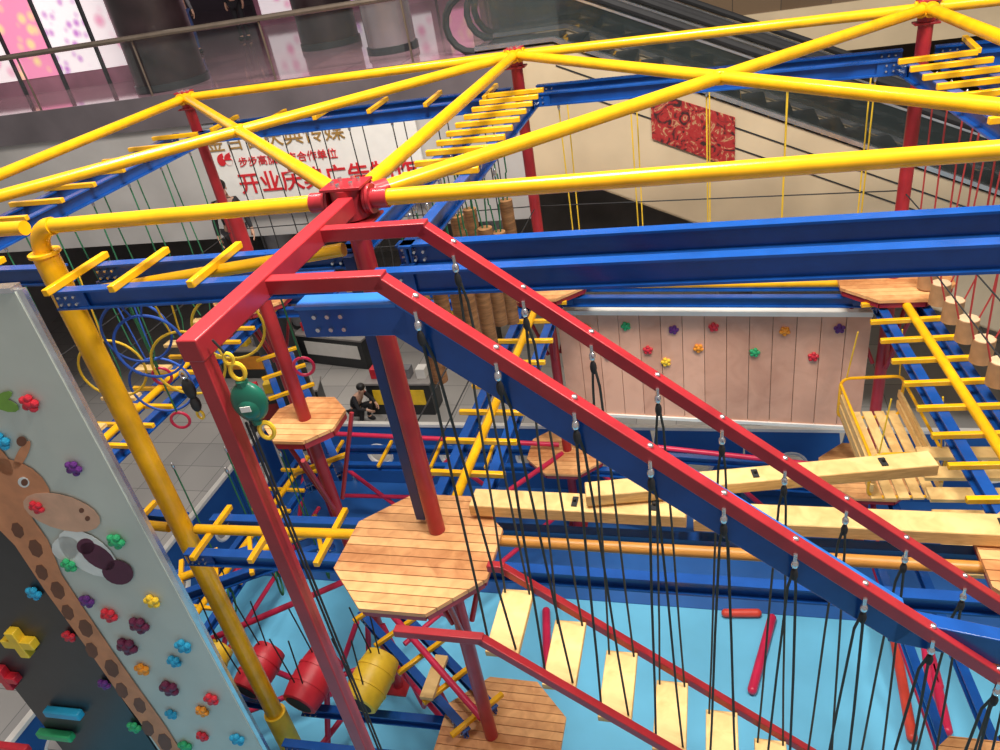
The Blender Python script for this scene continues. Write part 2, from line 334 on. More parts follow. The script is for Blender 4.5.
# ---------------------------------------------------------------- columns and hubs
def column(n,name_label,top=1.5,mt=RED,r=.075,hub=True):
    t=thing('support_column',N(n,H),name_label,'column','steel support columns')
    S().tube(N(n,H-.02),N(n,top+.02),r,n=20).done('post',mt,t)
    S().cb(N(n,H-.04),.34,.34,.03).done('base_plate',mt,t,bevel=.004)
    if hub:
        big=(n is NA); k_=1 if big else .72
        S().tube(N(n,top+.12),N(n,top-.1*k_),.125*k_,n=20).done('hub',RED,t,bevel=.006)
        S().cb(N(n,top+.14),.34*k_,.26*k_,.02).cb(N(n,top-.11*k_),.3*k_,.24*k_,.02).done('hub_plate',RED,t,bevel=.003)
        q=S()
        for k in range(6):
            a=k*math.pi/3; q.tube(N(n,top-.12*k_)+Vector((math.cos(a)*.09,math.sin(a)*.09,0))*k_,N(n,top-.145*k_)+Vector((math.cos(a)*.09,math.sin(a)*.09,0))*k_,.016,n=6)
        q.done('bolt_set',STL,t)
    return t
for n,lb in((NA,'red steel column carrying the central roof hub'),(NB,'red steel column at the far side of the frame'),(NC,'red steel column at the frame corner'),(ND,'red steel column beside the white board'),(NE,'red steel column at the outer corner'),(NG,'red steel column near the wooden deck')):
    column(n,lb)
column(NL,'short red column passing through a small deck',top=2.0,hub=False)
yp=thing('corner_post',N(NP,H),'thick yellow corner post with a bent elbow top','post')
dAE=(N(NP,1.5)-N(NA,1.5)).normalized()
arc=[N(NP,1.5)-dAE*.2+dAE*.2*math.sin(a)-Z*.2*(1-math.cos(a)) for a in [math.pi/2*k/8 for k in range(9)]]
S().sweep(arc,.07,16).done('elbow',YEL,yp)
S().tube(N(NP,1.72),N(NP,H-.02),.1,n=24).done('post',YEL,yp)
S().tube(N(NP,1.70),N(NP,1.73),.125,n=24).done('flange',YEL,yp,bevel=.004)
S().tube(N(NP,H-.02),N(NP,H-1.9),.13,n=24).done('sleeve',HYEL,yp)
S().cb(N(NP,H-.04),.36,.36,.03).done('base_plate',YEL,yp)

# ---------------------------------------------------------------- roof pipes
def pipe(a,b,r=.057,ea=.1,eb=.1,fa=True,fb=True,lab='yellow steel roof pipe with bolted flanges'):
    a=Vector(a);b=Vector(b);d=(b-a).normalized()
    if (a-N(NA,1.5)).length<.1: ea=.13
    if (b-N(NA,1.5)).length<.1: eb=.13
    a2=a+d*ea;b2=b-d*eb
    t=thing('roof_pipe',(a2+b2)/2-Z*r,lab,'pipe','yellow roof pipes')
    S().tube(a2,b2,r,n=24).done('pipe_body',YEL,t)
    for p,s_,f in((a2,1,fa),(b2,-1,fb)):
        if not f: continue
        near=(p-N(NA,1.5)).length<.4
        if near:
            S().tube(p,p+d*.02*s_,r+.045,n=20).tube(p+d*.024*s_,p+d*.044*s_,r+.045,n=20).done('flange',RED,t)
            S().tube(p+d*.03*s_,p+d*.16*s_,r+.012,n=20).done('sleeve',RED,t)
        else: S().tube(p,p+d*.03*s_,r+.022,n=20).done('flange',YEL,t)
R=1.5
def cross(a,b,c,d):
    r=b-a;s=d-c; k=((c.x-a.x)*s.y-(c.y-a.y)*s.x)/(r.x*s.y-r.y*s.x); return a+r*k
F1=cross(NA,NC,NB,NG); F2=cross(NB,NE,ND,NA)
for a,b in((ND,NB),(NB,NC),(NC,NG),(NA,NB),(NA,NG),(ND,NE),(NA,F1),(F1,NC),(NB,F1),(F1,NG),(NB,F2),(F2,NE),(ND,F2),(F2,NA)):
    fa=not(a is F1 or a is F2); fb=not(b is F1 or b is F2)
    pipe(N(a,R),N(b,R),ea=.1 if fa else .03,eb=.1 if fb else .03,fa=fa,fb=fb)
pipe(N(NA,R),N(NP,R),eb=.2,fb=False)
pipe(N(NP,R),N(NE,R),ea=.07,fa=False)
NK=NC+(NC-NB)
pipe(N(NC,R),N(NK,R)); pipe(N(NK,R),N(NG,R))
column(NK,'red steel column of the next bay')
for F in(F1,F2):
    S().tube(N(F,R+.06),N(F,R-.06),.066,n=18).done('crossing_joint',YEL,label='yellow welded joint where two roof pipes cross',cat='pipe joint',bevel=.01)
S().tube(N(NP,2.1),N(NA,1.86)+U*-.15,.05,n=18).done('brace_pipe',YEL,label='yellow brace pipe between corner post and hub',cat='pipe')

# ---------------------------------------------------------------- edge beams & rungs
def edge(a,b,d,h=.16,w=.1,off=.24,rungs=(),cpipe=False,mt=BLU,rw=.74,lvl='overhead',gap=.16,pm_=None):
    A_=N(a,d);B_=N(b,d);x=(B_-A_).normalized();y=Z.cross(x)
    for s in(-1,1):
        p=A_+x*gap+y*off*s-Z*h/2;q=B_-x*gap+y*off*s-Z*h/2
        t=S().chan(p,q,w,h).done('steel_beam',mt,label='blue painted steel I-beam at %s level'%lvl,cat='beam',group='blue steel beams')
        pl=S()
        for e,dr in((p,x),(q,-x)):
            pl.box(e+dr*.02+y*.03*s,e+dr*.3+y*.03*s,.012,h*.8)
        pl.done('splice_plate',mt,t)
        bo=S()
        for e,dr in((p,x),(q,-x)):
            for k in(.07,.14,.21):
                for zz in(-.03,.03): bo.tube(e+dr*k+Z*zz+y*.06,e+dr*k+Z*zz-y*.06,.011,n=6)
        bo.done('bolt_set',STL,t)
    if cpipe:
        S().tube(A_+x*gap+Z*.06,B_-x*gap+Z*.06,.05,n=16).done('walk_pipe',pm_ or YEL,label=('orange-brown' if pm_ else 'yellow')+' pipe running between blue beams',cat='pipe',group='walk pipes')
    ln=(B_-A_).length
    for f in rungs:
        c=A_+x*(ln*f)+Z*.03
        S().box(c-y*rw/2,c+y*rw/2,.055,.055).done('rung',YEL,label='yellow square rung across two blue beams',cat='rung',group='yellow rungs',bevel=.006)
def fr(n,a=.1,b=.92): return [a+(b-a)*k/(n-1) for k in range(n)]
OV=1.93
edge(NP,NA,OV,rungs=(.08,.30,.55)); edge(NE,NP,OV,rungs=(.2,.55))
edge(NA,NG,OV,h=.18); edge(ND,NB,OV,rungs=fr(6)); edge(NB,NC,OV)
edge(ND,NE,OV,rungs=fr(9)); edge(NA,NB,OV,rungs=fr(10,.35,.95)); edge(NC,NG,OV,rungs=fr(11)); edge(NC,NK,OV,rungs=fr(6))
PL=4.75
kw=dict(lvl='deck',h=.15)
edge(NP,NA,PL,cpipe=True,rungs=(.12,.35,.6),**kw); edge(NE,NP,PL,cpipe=True,rungs=(.3,.7),**kw)
edge(NA,NG,PL,cpipe=True,pm_=OBR,**kw); edge(ND,NB,PL,**kw,rungs=fr(6)); edge(NB,NC,PL,cpipe=True,**kw)
edge(ND,NE,PL,cpipe=True,rungs=fr(11),rw=.95,**kw); edge(NA,NB,PL,cpipe=True,rungs=fr(8,.18,.9),rw=.8,**kw); edge(NC,NG,PL,cpipe=True,rungs=fr(10),rw=.95,**kw)
LO=7.9
kw=dict(lvl='lower deck',h=.14)
edge(NP,NA,LO,**kw); edge(NE,NP,LO,**kw,rungs=(.5,)); edge(ND,NB,LO,**kw,rungs=fr(5)); edge(NB,NC,LO,**kw); edge(ND,NE,LO,rungs=fr(9),cpipe=True,**kw); edge(NC,NG,LO,**kw)
edge(NL,NA,LO-.3,rungs=fr(5),off=.2,**kw)
edge(NL,NE,6.3,rungs=fr(7),off=.2,rw=.7,cpipe=True,lvl='middle',h=.14)
edge(NL,ND,5.6,rungs=fr(6),off=.2,rw=.7,lvl='middle',h=.14)

# ---------------------------------------------------------------- octagonal decks
def clip(poly,n,c):
    out=[]
    for i in range(len(poly)):
        a=poly[i];b=poly[(i+1)%len(poly)];da=a.dot(n)-c;db=b.dot(n)-c
        if da<=0: out.append(a)
        if da*db<0: out.append(a+(b-a)*(da/(da-db)))
    return out
def deck(c,d,Rr,label,ang=0,fm=RED):
    c=Vector((c.x,c.y)); t=thing('octagonal_deck',Vector((c.x,c.y,H-d-.12)),label,'platform','octagonal wooden decks')
    k8=[c+Vector((math.cos(math.pi/8+k*math.pi/4-TH+ang),math.sin(math.pi/8+k*math.pi/4-TH+ang)))*Rr for k in range(8)]
    nd=Vector((V.x,V.y)); q=S(); wd=.105; k0=c.dot(nd)
    i=-int(Rr/wd)-1
    while i*wd<Rr:
        p=clip(k8,nd,k0+(i+1)*wd-.004)
        if len(p)>2: p=clip(p,-nd,-(k0+i*wd+.004))
        if len(p)>2: q.prism([Vector((a.x,a.y,H-d-.04)) for a in p],(0,0,.04))
        i+=1
    q.done('plank_top',WPL,t,smooth=False)
    q=S()
    for k in range(8):
        a=c+(k8[k]-c)*.93;b=c+(k8[(k+1)%8]-c)*.93
        q.box((a.x,a.y,H-d-.08),(b.x,b.y,H-d-.08),.05,.07)
    for k in range(0,8,2):
        a=c+(k8[k]-c)*.93; q.box((a.x,a.y,H-d-.08),(c.x,c.y,H-d-.08),.05,.06)
    q.done('steel_frame',fm,t)
oA=Vector((-.17,-.19))
deck(NA+oA,4.6,.76,'octagonal pine deck around the central red column')
deck(NA+Vector((.1,.0)),7.72,.76,'lower octagonal pine deck around the column')
for n in(NB,NC,ND,NG): deck(n,4.6,.7,'octagonal pine deck around a red column')
for n in(NG,NB,NC): deck(n,7.75,.7,'lower octagonal wooden deck around a red column')
deck(NL,4.6,.48,'small octagonal wooden deck with a red post')

# ---------------------------------------------------------------- red stair-bridge frame
tf=thing('bridge_frame',L(.05,-1.99,H),'red steel portal frame carrying the sloping rope bridge','steel frame')
S().box(L(.03,-.12,R),L(.05,-2.05,R),.115,.12).done('cross_beam',RED,tf,bevel=.008)
S().box(L(.05,-1.99,R+.06),L(.05,-1.99,H-.02),.088,.088,up=U).done('post',RED,tf,bevel=.006)
S().cb(L(.05,-1.99,H-.04),.3,.3,.03).done('base_plate',RED,tf)
SL=.825
def rail(v,par,u_end=5.6):
    S().box(L(.06,v,R),L(.775,v,R),.085,.085).box(L(.735,v,R),L(u_end,v,R+SL*(u_end-.735)),.085,.085).done('sloping_rail',RED,par,bevel=.006)
rail(-.624,tf); rail(-1.341,tf)
sb=thing('sloping_beam',L(2,-1.341,4),'blue steel beam sloping below the red rail','beam')
bt=1.745; vb=-1.28
S().box(L(.2,vb,bt),L(.84,vb,bt),.10,.19).box(L(.78,vb,bt),L(3.5,vb,bt+.81*(3.5-.78)-.02),.10,.20).box(L(3.42,vb,bt+.81*2.66),L(5.6,vb,bt+.81*2.66+.45),.10,.20).done('beam_body',BLU,sb,bevel=.006)
S().box(L(.2,vb,bt-.1),L(.8,vb,bt-.1),.15,.02).box(L(.78,vb,bt-.13),L(3.47,vb,bt+.81*2.68-.15),.15,.02).done('top_flange',paint('lit_top_blue',(.02,.16,.55),.3),sb)  # lighter blue stands in for light falling on the beam's top face
q=S()
for k in range(3):
    for zz in(-.04,.04): q.tube(L(.3+.08*k,-1.35,bt+zz),L(.3+.08*k,-1.33,bt+zz),.013,n=8)
q.done('bolt_set',STL,sb)
S().box(L(-.17,.10,1.95),L(-.17,.10,4.55),.07,.09,up=U).done('side_post',DBL,label='narrow dark blue post beside the red column',cat='post',bevel=.004)
for v,u0,lb in((-1.34,.15,'red lower side rail with a level start'),(-.66,.69,'red lower side rail of the step bridge')):
    q=S()
    if u0<.7: q.box(L(u0,v,4.31),L(.83,v,4.31),.065,.065)
    q.box(L(.8,v,4.31),L(5.6,v,4.31+SL*4.8),.065,.065)
    q.done('lower_rail',RED,label=lb,cat='rail',bevel=.005)
u=.92; dpl=4.31+.12+SL*(u-.8); dt=R+.045+SL*(u-.735)
st=thing('hanging_step',L(u,-.98,dpl),'pine step hung on dark ropes from the red rails','bridge step','suspended pine steps')
S().cb(L(u,-1.0,dpl),.25,.60,.05).done('plank',WLT,st,bevel=.006)
for v,v2 in((-1.341,-1.25),(-.624,-.74)):
    vs_=v-.05
    S().tube(L(u,vs_,dt-.03),L(u,vs_,dt+.03),.011,n=8).blob(L(u,vs_,dt+.05),.022,.022,.034).blob(L(u,v,dt-.10),.02,.02,.014).done('shackle',STL,st)
    for s in(-1,1):
        S().sweep([L(u,vs_,dt+.07),L(u+s*.022,v+(v2-v)*.1,dt+.3),L(u+s*.05,v+(v2-v)*.35,dt+(dpl-dt)*.4),L(u+s*.075,v+(v2-v)*.7,dt+(dpl-dt)*.75),L(u+s*.10,v2,dpl+.02)],.0088,6).done('rope',DRP,st)
    S().blob(L(u,vs_,dt+.13),.022,.022,.05).done('rope_knot',BLK,st)
for k in range(1,12): dup(st,U*.385*k-Z*SL*.385*k)

# belay device & hooks at the portal corner
pc=L(.21,-1.98,1.83)
be=thing('retractable_belay_device',pc-Z*.2,'dark green retractable safety device on yellow hooks','safety device')
X_=(xc*1); X_.z=0; X_.normalize(); Y_=Z.cross(X_)
S().blob(pc,.09,.05,.115,X=X_,Y=Y_,n=20,k=12).blob(pc-Z*.02,.066,.068,.076,X=X_,Y=Y_,n=16,k=10).tube(pc+Z*.08,pc+Z*.125,.03,n=10).tube(pc-Z*.08,pc-Z*.13,.026,n=10).done('case',GRN,be)
def ringmb(c,r,t,a,b,n=16): return S().sweep([c+a*math.cos(2*math.pi*k/n)*r+b*math.sin(2*math.pi*k/n)*r*1.35 for k in range(n)],t,6,True)
ringmb(pc+Z*.175,.034,.011,X_,Z).done('top_hook',HYEL,be); ringmb(pc-Z*.18+X_*.03,.036,.012,X_,Z).done('bottom_hook',HYEL,be); ringmb(pc+Z*.25-X_*.02,.022,.009,X_,Z).done('carabiner',HYEL,be)
S().box(pc-Y_*.070-X_*.025+Z*.0,pc-Y_*.070+X_*.025+Z*.0,.004,.03).done('rating_plate',WHT,be)
S().tube(pc+Z*.27-X_*.02,pc+Z*.36-X_*.06,.006,n=6).done('sling',BLK,be)
bc=L(-.06,-2.03,1.72)
bk=thing('black_pulley',bc-Z*.1,'small black pulley block hung beside the post','pulley')
S().blob(bc,.032,.028,.06,X=U,Y=V,n=12,k=8).blob(bc-Z*.09,.024,.028,.045,X=U,Y=V,n=12,k=8).done('block',BLK,bk); ringmb(bc-Z*.155,.018,.007,U,Z).done('hook',HYEL,bk); ringmb(bc+Z*.08,.016,.006,U,Z).done('shackle',STL,bk)
for du,dv in((-.02,.03),(.10,.06),(.14,.04)):
    S().tube(L(.05+du,-2.05+dv,1.95),L(.07+du,-2.05+dv,9.2),.007,n=6).done('safety_line',BLK,label='thin black safety line hanging beside the red post',cat='rope',group='black safety lines')

# ---------------------------------------------------------------- hanging elements
PLOG=paint('pale_log',(.45,.26,.13),.6,.3)
def hang(a,b,n,mt,f0=.12,f1=.9,d0=OV+.16,d1=4.5,kind='loop',offs=(-.22,.22),label='',grp='',vr=.0,sh=0):
    A_=N(a,0);B_=N(b,0);x=(B_-A_);ln=x.length;x.normalize();y=Z.cross(x);base=None
    for k in range(n):
        f=f0+(f1-f0)*k/max(1,n-1); c=A_+x*ln*f+y*sh; c.z=0
        if base is None:
            e=thing('hanging_'+kind,c+Z*(H-d1),label,'rope element',grp)
            top=.55 if kind=='vertical_log' else .1
            for o in offs:
                p=c+y*o
                S().sweep([p+Z*(H-d0),p+Z*(H-d0-.35),p-y*o*.2+Z*(H-d1+top+.3),p-y*o*.6+Z*(H-d1+top)],.009,6).done('rope',mt,e)
                S().blob(p+Z*(H-d0-.02),.02,.02,.05).done('clamp',STL,e)
            if kind=='foot_loop':
                S().sweep([c+y*math.sin(q)*.16+Z*(H-d1+.05-math.cos(q)*.16) for q in [2*math.pi*j/16 for j in range(16)]],.013,6,True).done('loop',mt,e)
            if kind=='log_step':
                S().tube(c+Z*(H-d1-.13),c+Z*(H-d1+.13),.105,n=18).done('log',PLOG,e)
                S().tube(c+Z*(H-d1+.13),c+Z*(H-d1+.135),.098,n=18).done('log_face',WEND,e)
            if kind=='vertical_log':
                S().tube(c+Z*(H-d1-.55),c+Z*(H-d1+.55),.075,n=16).done('log',WLOG,e)
            if kind=='plank_step':
                S().box(c-y*.26+Z*(H-d1),c+y*.26+Z*(H-d1),.14,.04).done('plank',WLT,e)
            base=e;c0=c
        else: dup(base,c-c0+Z*random.uniform(-vr,vr))
hang(NB,NC,5,ROPY,kind='foot_loop',d1=4.3,label='pair of yellow ropes ending in a foot loop',grp='yellow rope foot loops')
hang(ND,NB,7,BLK,kind='plank_step',d1=4.5,label='pine plank on thin black ropes',grp='far plank steps')
hang(NC,NG,6,ROPR,kind='log_step',d1=4.45,f0=.08,f1=.52,sh=.27,label='upright short log on red ropes',grp='log steps')
hang(NA,NB,5,ROPG,kind='vertical_log',d1=3.25,f0=.24,f1=.58,offs=(-.06,.06),sh=.2,label='hanging vertical wooden log on green ropes',grp='hanging logs',vr=.12)
hang(NA,NB,5,ROPG,kind='vertical_log',d1=3.3,f0=.27,f1=.61,offs=(-.06,.06),sh=-.18,label='hanging vertical wooden log on green ropes',grp='hanging logs',vr=.12)
hang(ND,NE,7,ROPG,kind='plank_step',d1=4.4,label='pine plank on green ropes',grp='side plank steps')
hang(NL,NE,5,ROPG,kind='foot_loop',d0=4.8,d1=6.9,label='thin green ropes ending in a foot loop',grp='green rope foot loops')
def hoop(u,v,d,r,mt,lb):
    t=thing('hanging_hoop',L(u,v,d+r),lb,'hoop','hanging rope hoops')
    a=(U*.96+V*.28).normalized()
    S().sweep([L(u,v,d)+a*math.cos(2*math.pi*k/32)*r+Z*math.sin(2*math.pi*k/32)*r for k in range(32)],.012,8,True).done('hoop_ring',mt,t)
    for s in(-1,1): S().tube(L(u,v,d)+a*s*.04+Z*r,L(u,v,OV+.15)+a*s*.1,.008,n=6).done('hoop_rope',mt,t)
for u,v,d,r,mt,nm in [(-2.95,.24,3.0,.30,ROPY,'yellow'),(-2.5,.24,2.62,.30,ROPB,'blue'),(-2.1,.24,2.95,.32,ROPY,'yellow'),(-1.95,-.24,2.5,.28,ROPB,'blue'),(-1.55,.24,2.6,.30,ROPY,'yellow'),(-2.75,.5,3.35,.30,ROPB,'blue')]:
    hoop(u,v,d,r,mt,nm+' round hoop hanging from blue beams')
def ring(u,v,d,r,mt,lb,top=OV+.2):
    t=thing('trapeze_ring',L(u,v,d),lb,'ring','hanging rings')
    a=(U*.96+V*.28).normalized()
    S().sweep([L(u,v,d)+a*math.cos(2*math.pi*k/20)*r+Z*math.sin(2*math.pi*k/20)*r for k in range(20)],.014,8,True).done('ring',mt,t)
    S().tube(L(u,v,d-r),L(u,v,top-.2),.008,n=6).done('rope',ROPG,t)
for u,v,d in((-.93,.2,2.97),(-2.42,.2,3.55),(-2.5,.3,3.12)): ring(u,v,d,.085,CRIM,'crimson ring hanging on a thin rope')
for a,b in((ND,NB),(ND,NE),(NA,NB),(NB,NC),(NC,NG),(NL,ND)):
    for d in(3.5,3.95): S().tube(N(a,d)+V*.06,N(b,d)+V*.06,.008,n=6).done('hand_cable',BLK,label='thin dark hand cable strung between columns',cat='cable',group='hand cables')

def plank(p,q,w,h,lb):
    t=thing('balance_plank',(Vector(p)+Vector(q))/2-Z*.1,lb,'plank','pine balance planks')
    S().box(p,q,w,h).done('board',WLT,t,bevel=.008)
    x=(Vector(q)-Vector(p)); xn=x.normalized(); yn=Z.cross(xn)
    for f in(.5,.86):
        c=Vector(p)+x*f; S().cb(c+Z*(h/2+.006),.05,w*.5,.012,x).tube(c+Z*(h/2),c+Z*(h/2+.04),.014,n=8).done('bracket',BLK,t)
plank(W(-.45,5.33,4.50),W(1.35,4.70,4.50),.24,.12,'thick pine balance plank leaving the deck')
plank(W(.55,5.0,4.36),W(3.4,4.62,4.36),.20,.11,'pine balance plank set at an angle')
plank(W(1.40,4.67,4.52),W(3.9,3.82,4.52),.24,.12,'long pine balance plank on the span')

# climbing board on B-C
dBC=(NC-NB).normalized(); x3=Vector((dBC.x,dBC.y,0)); y3=Z.cross(x3)
cb0=N(NB,6.95)+x3*.12; wdt=(NC-NB).length-.3
cbt=thing('climbing_board',cb0+x3*wdt/2,'pinkish plank climbing board with coloured holds','climbing wall')
q=S(); nn=14
for k in range(nn):
    a=cb0+x3*(wdt*k/nn+.004)+Z*.9;b=cb0+x3*(wdt*(k+1)/nn-.004)+Z*.9
    q.box(a,b,.04,1.8)
q.done('plank_face',WPK,cbt,smooth=False)
S().box(cb0+y3*.03+Z*.9,cb0+y3*.03+x3*wdt+Z*.9,.02,1.78).done('backing',WLOG,cbt,smooth=False)
S().box(cb0+Z*1.83,cb0+x3*wdt+Z*1.83,.12,.07).done('top_trim',WHT,cbt)
S().box(cb0-Z*.02,cb0+x3*wdt-Z*.02,.1,.05).done('bottom_trim',WHT,cbt)
def hold(c,r,nrm,mt,par,lb,lobes=5):
    nrm=nrm.normalized(); a=nrm.cross(Z).normalized(); b=Z
    q=S().blob(c,r*.6,r*.6,r*.45,X=a,Y=b,n=10,k=6)
    o=random.random()*6
    for k in range(lobes):
        t=2*math.pi*k/lobes+o; q.blob(c+a*math.cos(t)*r*.62+b*math.sin(t)*r*.62,r*.42,r*.42,r*.38,X=a,Y=b,n=8,k=5)
    q.done('climbing_hold',mt,par,label=lb)
for f,z_,mt,nm in [(.10,1.55,HORG,'orange'),(.17,1.1,HRED,'red'),(.24,1.6,HGRN,'green'),(.31,1.2,HRED,'red'),(.37,1.0,HYEL,'yellow'),(.40,1.55,HPUR,'purple'),(.48,1.25,HORG,'orange'),(.53,1.6,HRED,'red'),(.66,1.2,HGRN,'green'),(.75,1.55,HORG,'orange'),(.84,1.15,HRED,'red'),(.91,1.6,HPUR,'purple')]:
    hold(cb0+x3*(wdt*f)+Z*z_-V*.03,.075,-V,mt,cbt,nm+' flower-shaped climbing hold')

# tall climbing panel and dark panel in front of the near-left edge
pd=Vector((1,-.303,0)).normalized(); po=Vector((0,4.91-.62,0)); pn=Vector((-pd.y,pd.x,0)); pn=-pn if pn.y>0 else pn
def onp(px,py):      # measured position on the panel's plane
    a,b_=px-500,py-375; d=(xc*a-yc*b_-zc*750)
    k=po.dot(pn)/Vector((d.x,d.y,0)).dot(pn)
    return Vector((0,0,H))+d*k
ptop=onp(5,293).z
e1=onp(131,510);e0=onp(0,510)-pd*.02; e1.z=e0.z=0
tp=thing('climbing_panel',(e0+e1)/2,'tall pale climbing panel painted with a giraffe','climbing wall')
S().box(e0+Z*ptop/2-pn*.04,e1+Z*ptop/2-pn*.04,.06,ptop).done('panel_board',GRY,tp,smooth=False)
S().box(e1+pd*.02-pn*.04,e1+pd*.02-pn*.04+Z*(ptop+.01),.04,.09,up=pd).done('side_trim',STL,tp)
S().box(e0+Z*(ptop+.02)-pn*.04,e1+Z*(ptop+.02)-pn*.04,.1,.04).done('top_trim',STL,tp)
GO=paint('giraffe_orange',(.68,.27,.12),.6); GB=paint('giraffe_brown',(.18,.06,.025),.6); GC=paint('giraffe_cream',(.74,.42,.27),.6); GW=paint('painted_white',(.8,.8,.75),.6); GN=paint('painted_green',(.2,.4,.05),.6); GP=paint('painted_plum',(.10,.01,.04),.6)
def dpoly(q,pts,off): q.prism([onp(a,b)+pn*off for a,b in pts],pn*.002)
def ell(q,cx,cy,rx,ry,rot,off,n=18):
    c,s=math.cos(rot),math.sin(rot)
    dpoly(q,[(cx+rx*math.cos(t)*c-ry*math.sin(t)*s,cy+rx*math.cos(t)*s+ry*math.sin(t)*c) for t in [2*math.pi*k/n for k in range(n)]],off)
q=S()
dpoly(q,[(-30,500),(0,508),(28,512),(48,540),(62,575),(85,610),(112,650),(140,690),(165,725),(190,765),(168,760),(150,735),(120,695),(85,645),(45,590),(15,545),(-10,520),(-40,515)],.001)
ell(q,14,488,40,26,.5,.0012); ell(q,-2,458,8,22,-.7,.0012); ell(q,22,455,5,16,.5,.0012)
q.mat(2); ell(q,62,512,40,17,.28,.003)
q.mat(3); ell(q,88,553,34,17,.6,.002); ell(q,66,548,14,12,0,.002); ell(q,24,482,6,5,.5,.0035)
q.mat(5); ell(q,98,556,20,10,.6,.004); ell(q,118,572,16,12,.3,.004); ell(q,86,546,9,8,0,.004)
q.mat(1); ell(q,25,482,3.5,3.5,0,.0045); ell(q,82,510,2.5,2.5,0,.006); ell(q,88,518,2.5,2.5,0,.006); ell(q,22,441,5,5,0,.005)
for (a,b,r) in [(18,530,7),(36,548,8),(42,572,7),(58,590,8),(68,612,7),(86,628,8),(92,650,7),(112,668,8),(122,690,7),(140,705,7),(148,728,7),(165,742,8)]:
    ell(q,a,b,r*.8,r*1.25,-.5,.004,7)
q.mat(4); ell(q,6,405,14,6,.3,.003,10); ell(q,2,398,12,5,-.5,.004,10)
q.done('painted_animal',[GO,GB,GC,GW,GN,GP],tp,smooth=False)
cm=dict(g=(HGRN,'green'),r=(HRED,'red'),p=(HPUR,'purple'),c=(HCYN,'cyan'),y=(HYEL,'yellow'),m=(HMAR,'maroon'),o=(HORG,'orange'))
for a,b,c in [(31,402,'r'),(2,440,'c'),(75,467,'p'),(38,506,'r'),(117,540,'g'),(70,564,'g'),(35,592,'c'),(153,600,'y'),(70,635,'r'),(140,624,'m'),(175,660,'c'),(184,645,'c'),(143,668,'o'),(170,687,'m'),(110,614,'r'),(105,683,'p'),(212,698,'r'),(203,710,'o'),(172,713,'c'),(135,726,'g'),(203,735,'r'),(238,738,'c'),(88,600,'p'),(128,645,'m'),(186,745,'g')]:
    mt,nm=cm[c]; hold(onp(a,b)+pn*.02,(.11 if c=='m' else .085)*random.uniform(.85,1.1),pn,mt,tp,nm+' flower-shaped climbing hold')
d1=e0-pd*.05; d0=d1-pd*1.5
td=thing('dark_climbing_panel',(d0+d1)/2,'black climbing panel with large block holds','climbing wall')
S().box(d0+Z*2.7-pn*.05,d1+Z*2.7-pn*.05,.06,5.4).done('panel_board',DRK,td,smooth=False)
S().box(d0+Z*5.42-pn*.05,d1+Z*5.42-pn*.05,.1,.06).done('edge_trim',STL,td)
def plus(px,py,s,mt,lb):
    c=onp(px,py)+pn*.03; S().box(c-pd*s,c+pd*s,.1,s*.6).box(c-Z*s+pn*.002,c+Z*s+pn*.002,s*.6,.104,up=pn).done('block_hold',mt,td,bevel=.01,label=lb)
plus(22,640,.2,HYEL,'yellow plus-shaped block hold'); plus(8,675,.17,HRED,'red plus-shaped block hold')
for a,b,mt,nm in((66,710,HCYN,'blue'),(58,732,HGRN,'green'),(15,745,HRED,'red')):
    c=onp(a,b)+pn*.04; S().box(c-pd*.25,c+pd*.25,.1,.11).done('block_hold',mt,td,bevel=.02,label=nm+' bar-shaped block hold')

# barrel bridge on lower near-left span
def barrel(c,mt,lb,k_=1.0):
    t=thing('hanging_barrel',c-Z*.22,lb,'barrel','hanging barrels')
    ax=(V*.85+U*.15+Z*.15).normalized()
    prof=[(-.29,.18),(-.28,.195),(-.15,.215),(0,.222),(.15,.215),(.28,.195),(.29,.18)]
    q=S()
    for (a,r),(b,r2) in zip(prof,prof[1:]): q.tube(c+ax*a*k_,c+ax*b*k_,r*k_,r2*k_,n=24)
    q.done('shell',mt,t)
    for s in(-.1,.1): S().tube(c+ax*(s-.012)*k_,c+ax*(s+.012)*k_,.228*k_,n=24).done('hoop',mt,t)
    S().tube(c+ax*.291*k_,c+ax*.294*k_,.15*k_,n=24).done('end_face',BLK,t)
    S().tube(c-ax*.294*k_,c-ax*.291*k_,.15*k_,n=24).done('end_face',BLK,t)
    for s in(-.2,.2):
        for k in(-1,1): S().tube(c+ax*s+U*k*.05+Z*.18,c+ax*s+U*k*.12+Z*1.0,.009,n=6).done('rope',BLK,t)
barrel(W(-4.28,6.62,7.45),HYEL,'yellow plastic barrel hung on ropes',.9); barrel(W(-3.6,6.40,7.45),HRED,'red plastic barrel hung on ropes')
barrel(W(-2.9,6.15,7.5),HRED,'larger red barrel hung on ropes',1.12); barrel(W(-2.15,5.95,7.45),HYEL,'yellow plastic barrel beside a red one',1.08)
S().box(W(-1.5,5.6,7.5),W(-1.3,6.15,7.5),.16,.05).done('loose_step',WLT,label='pale plank step beside the barrels',cat='plank')

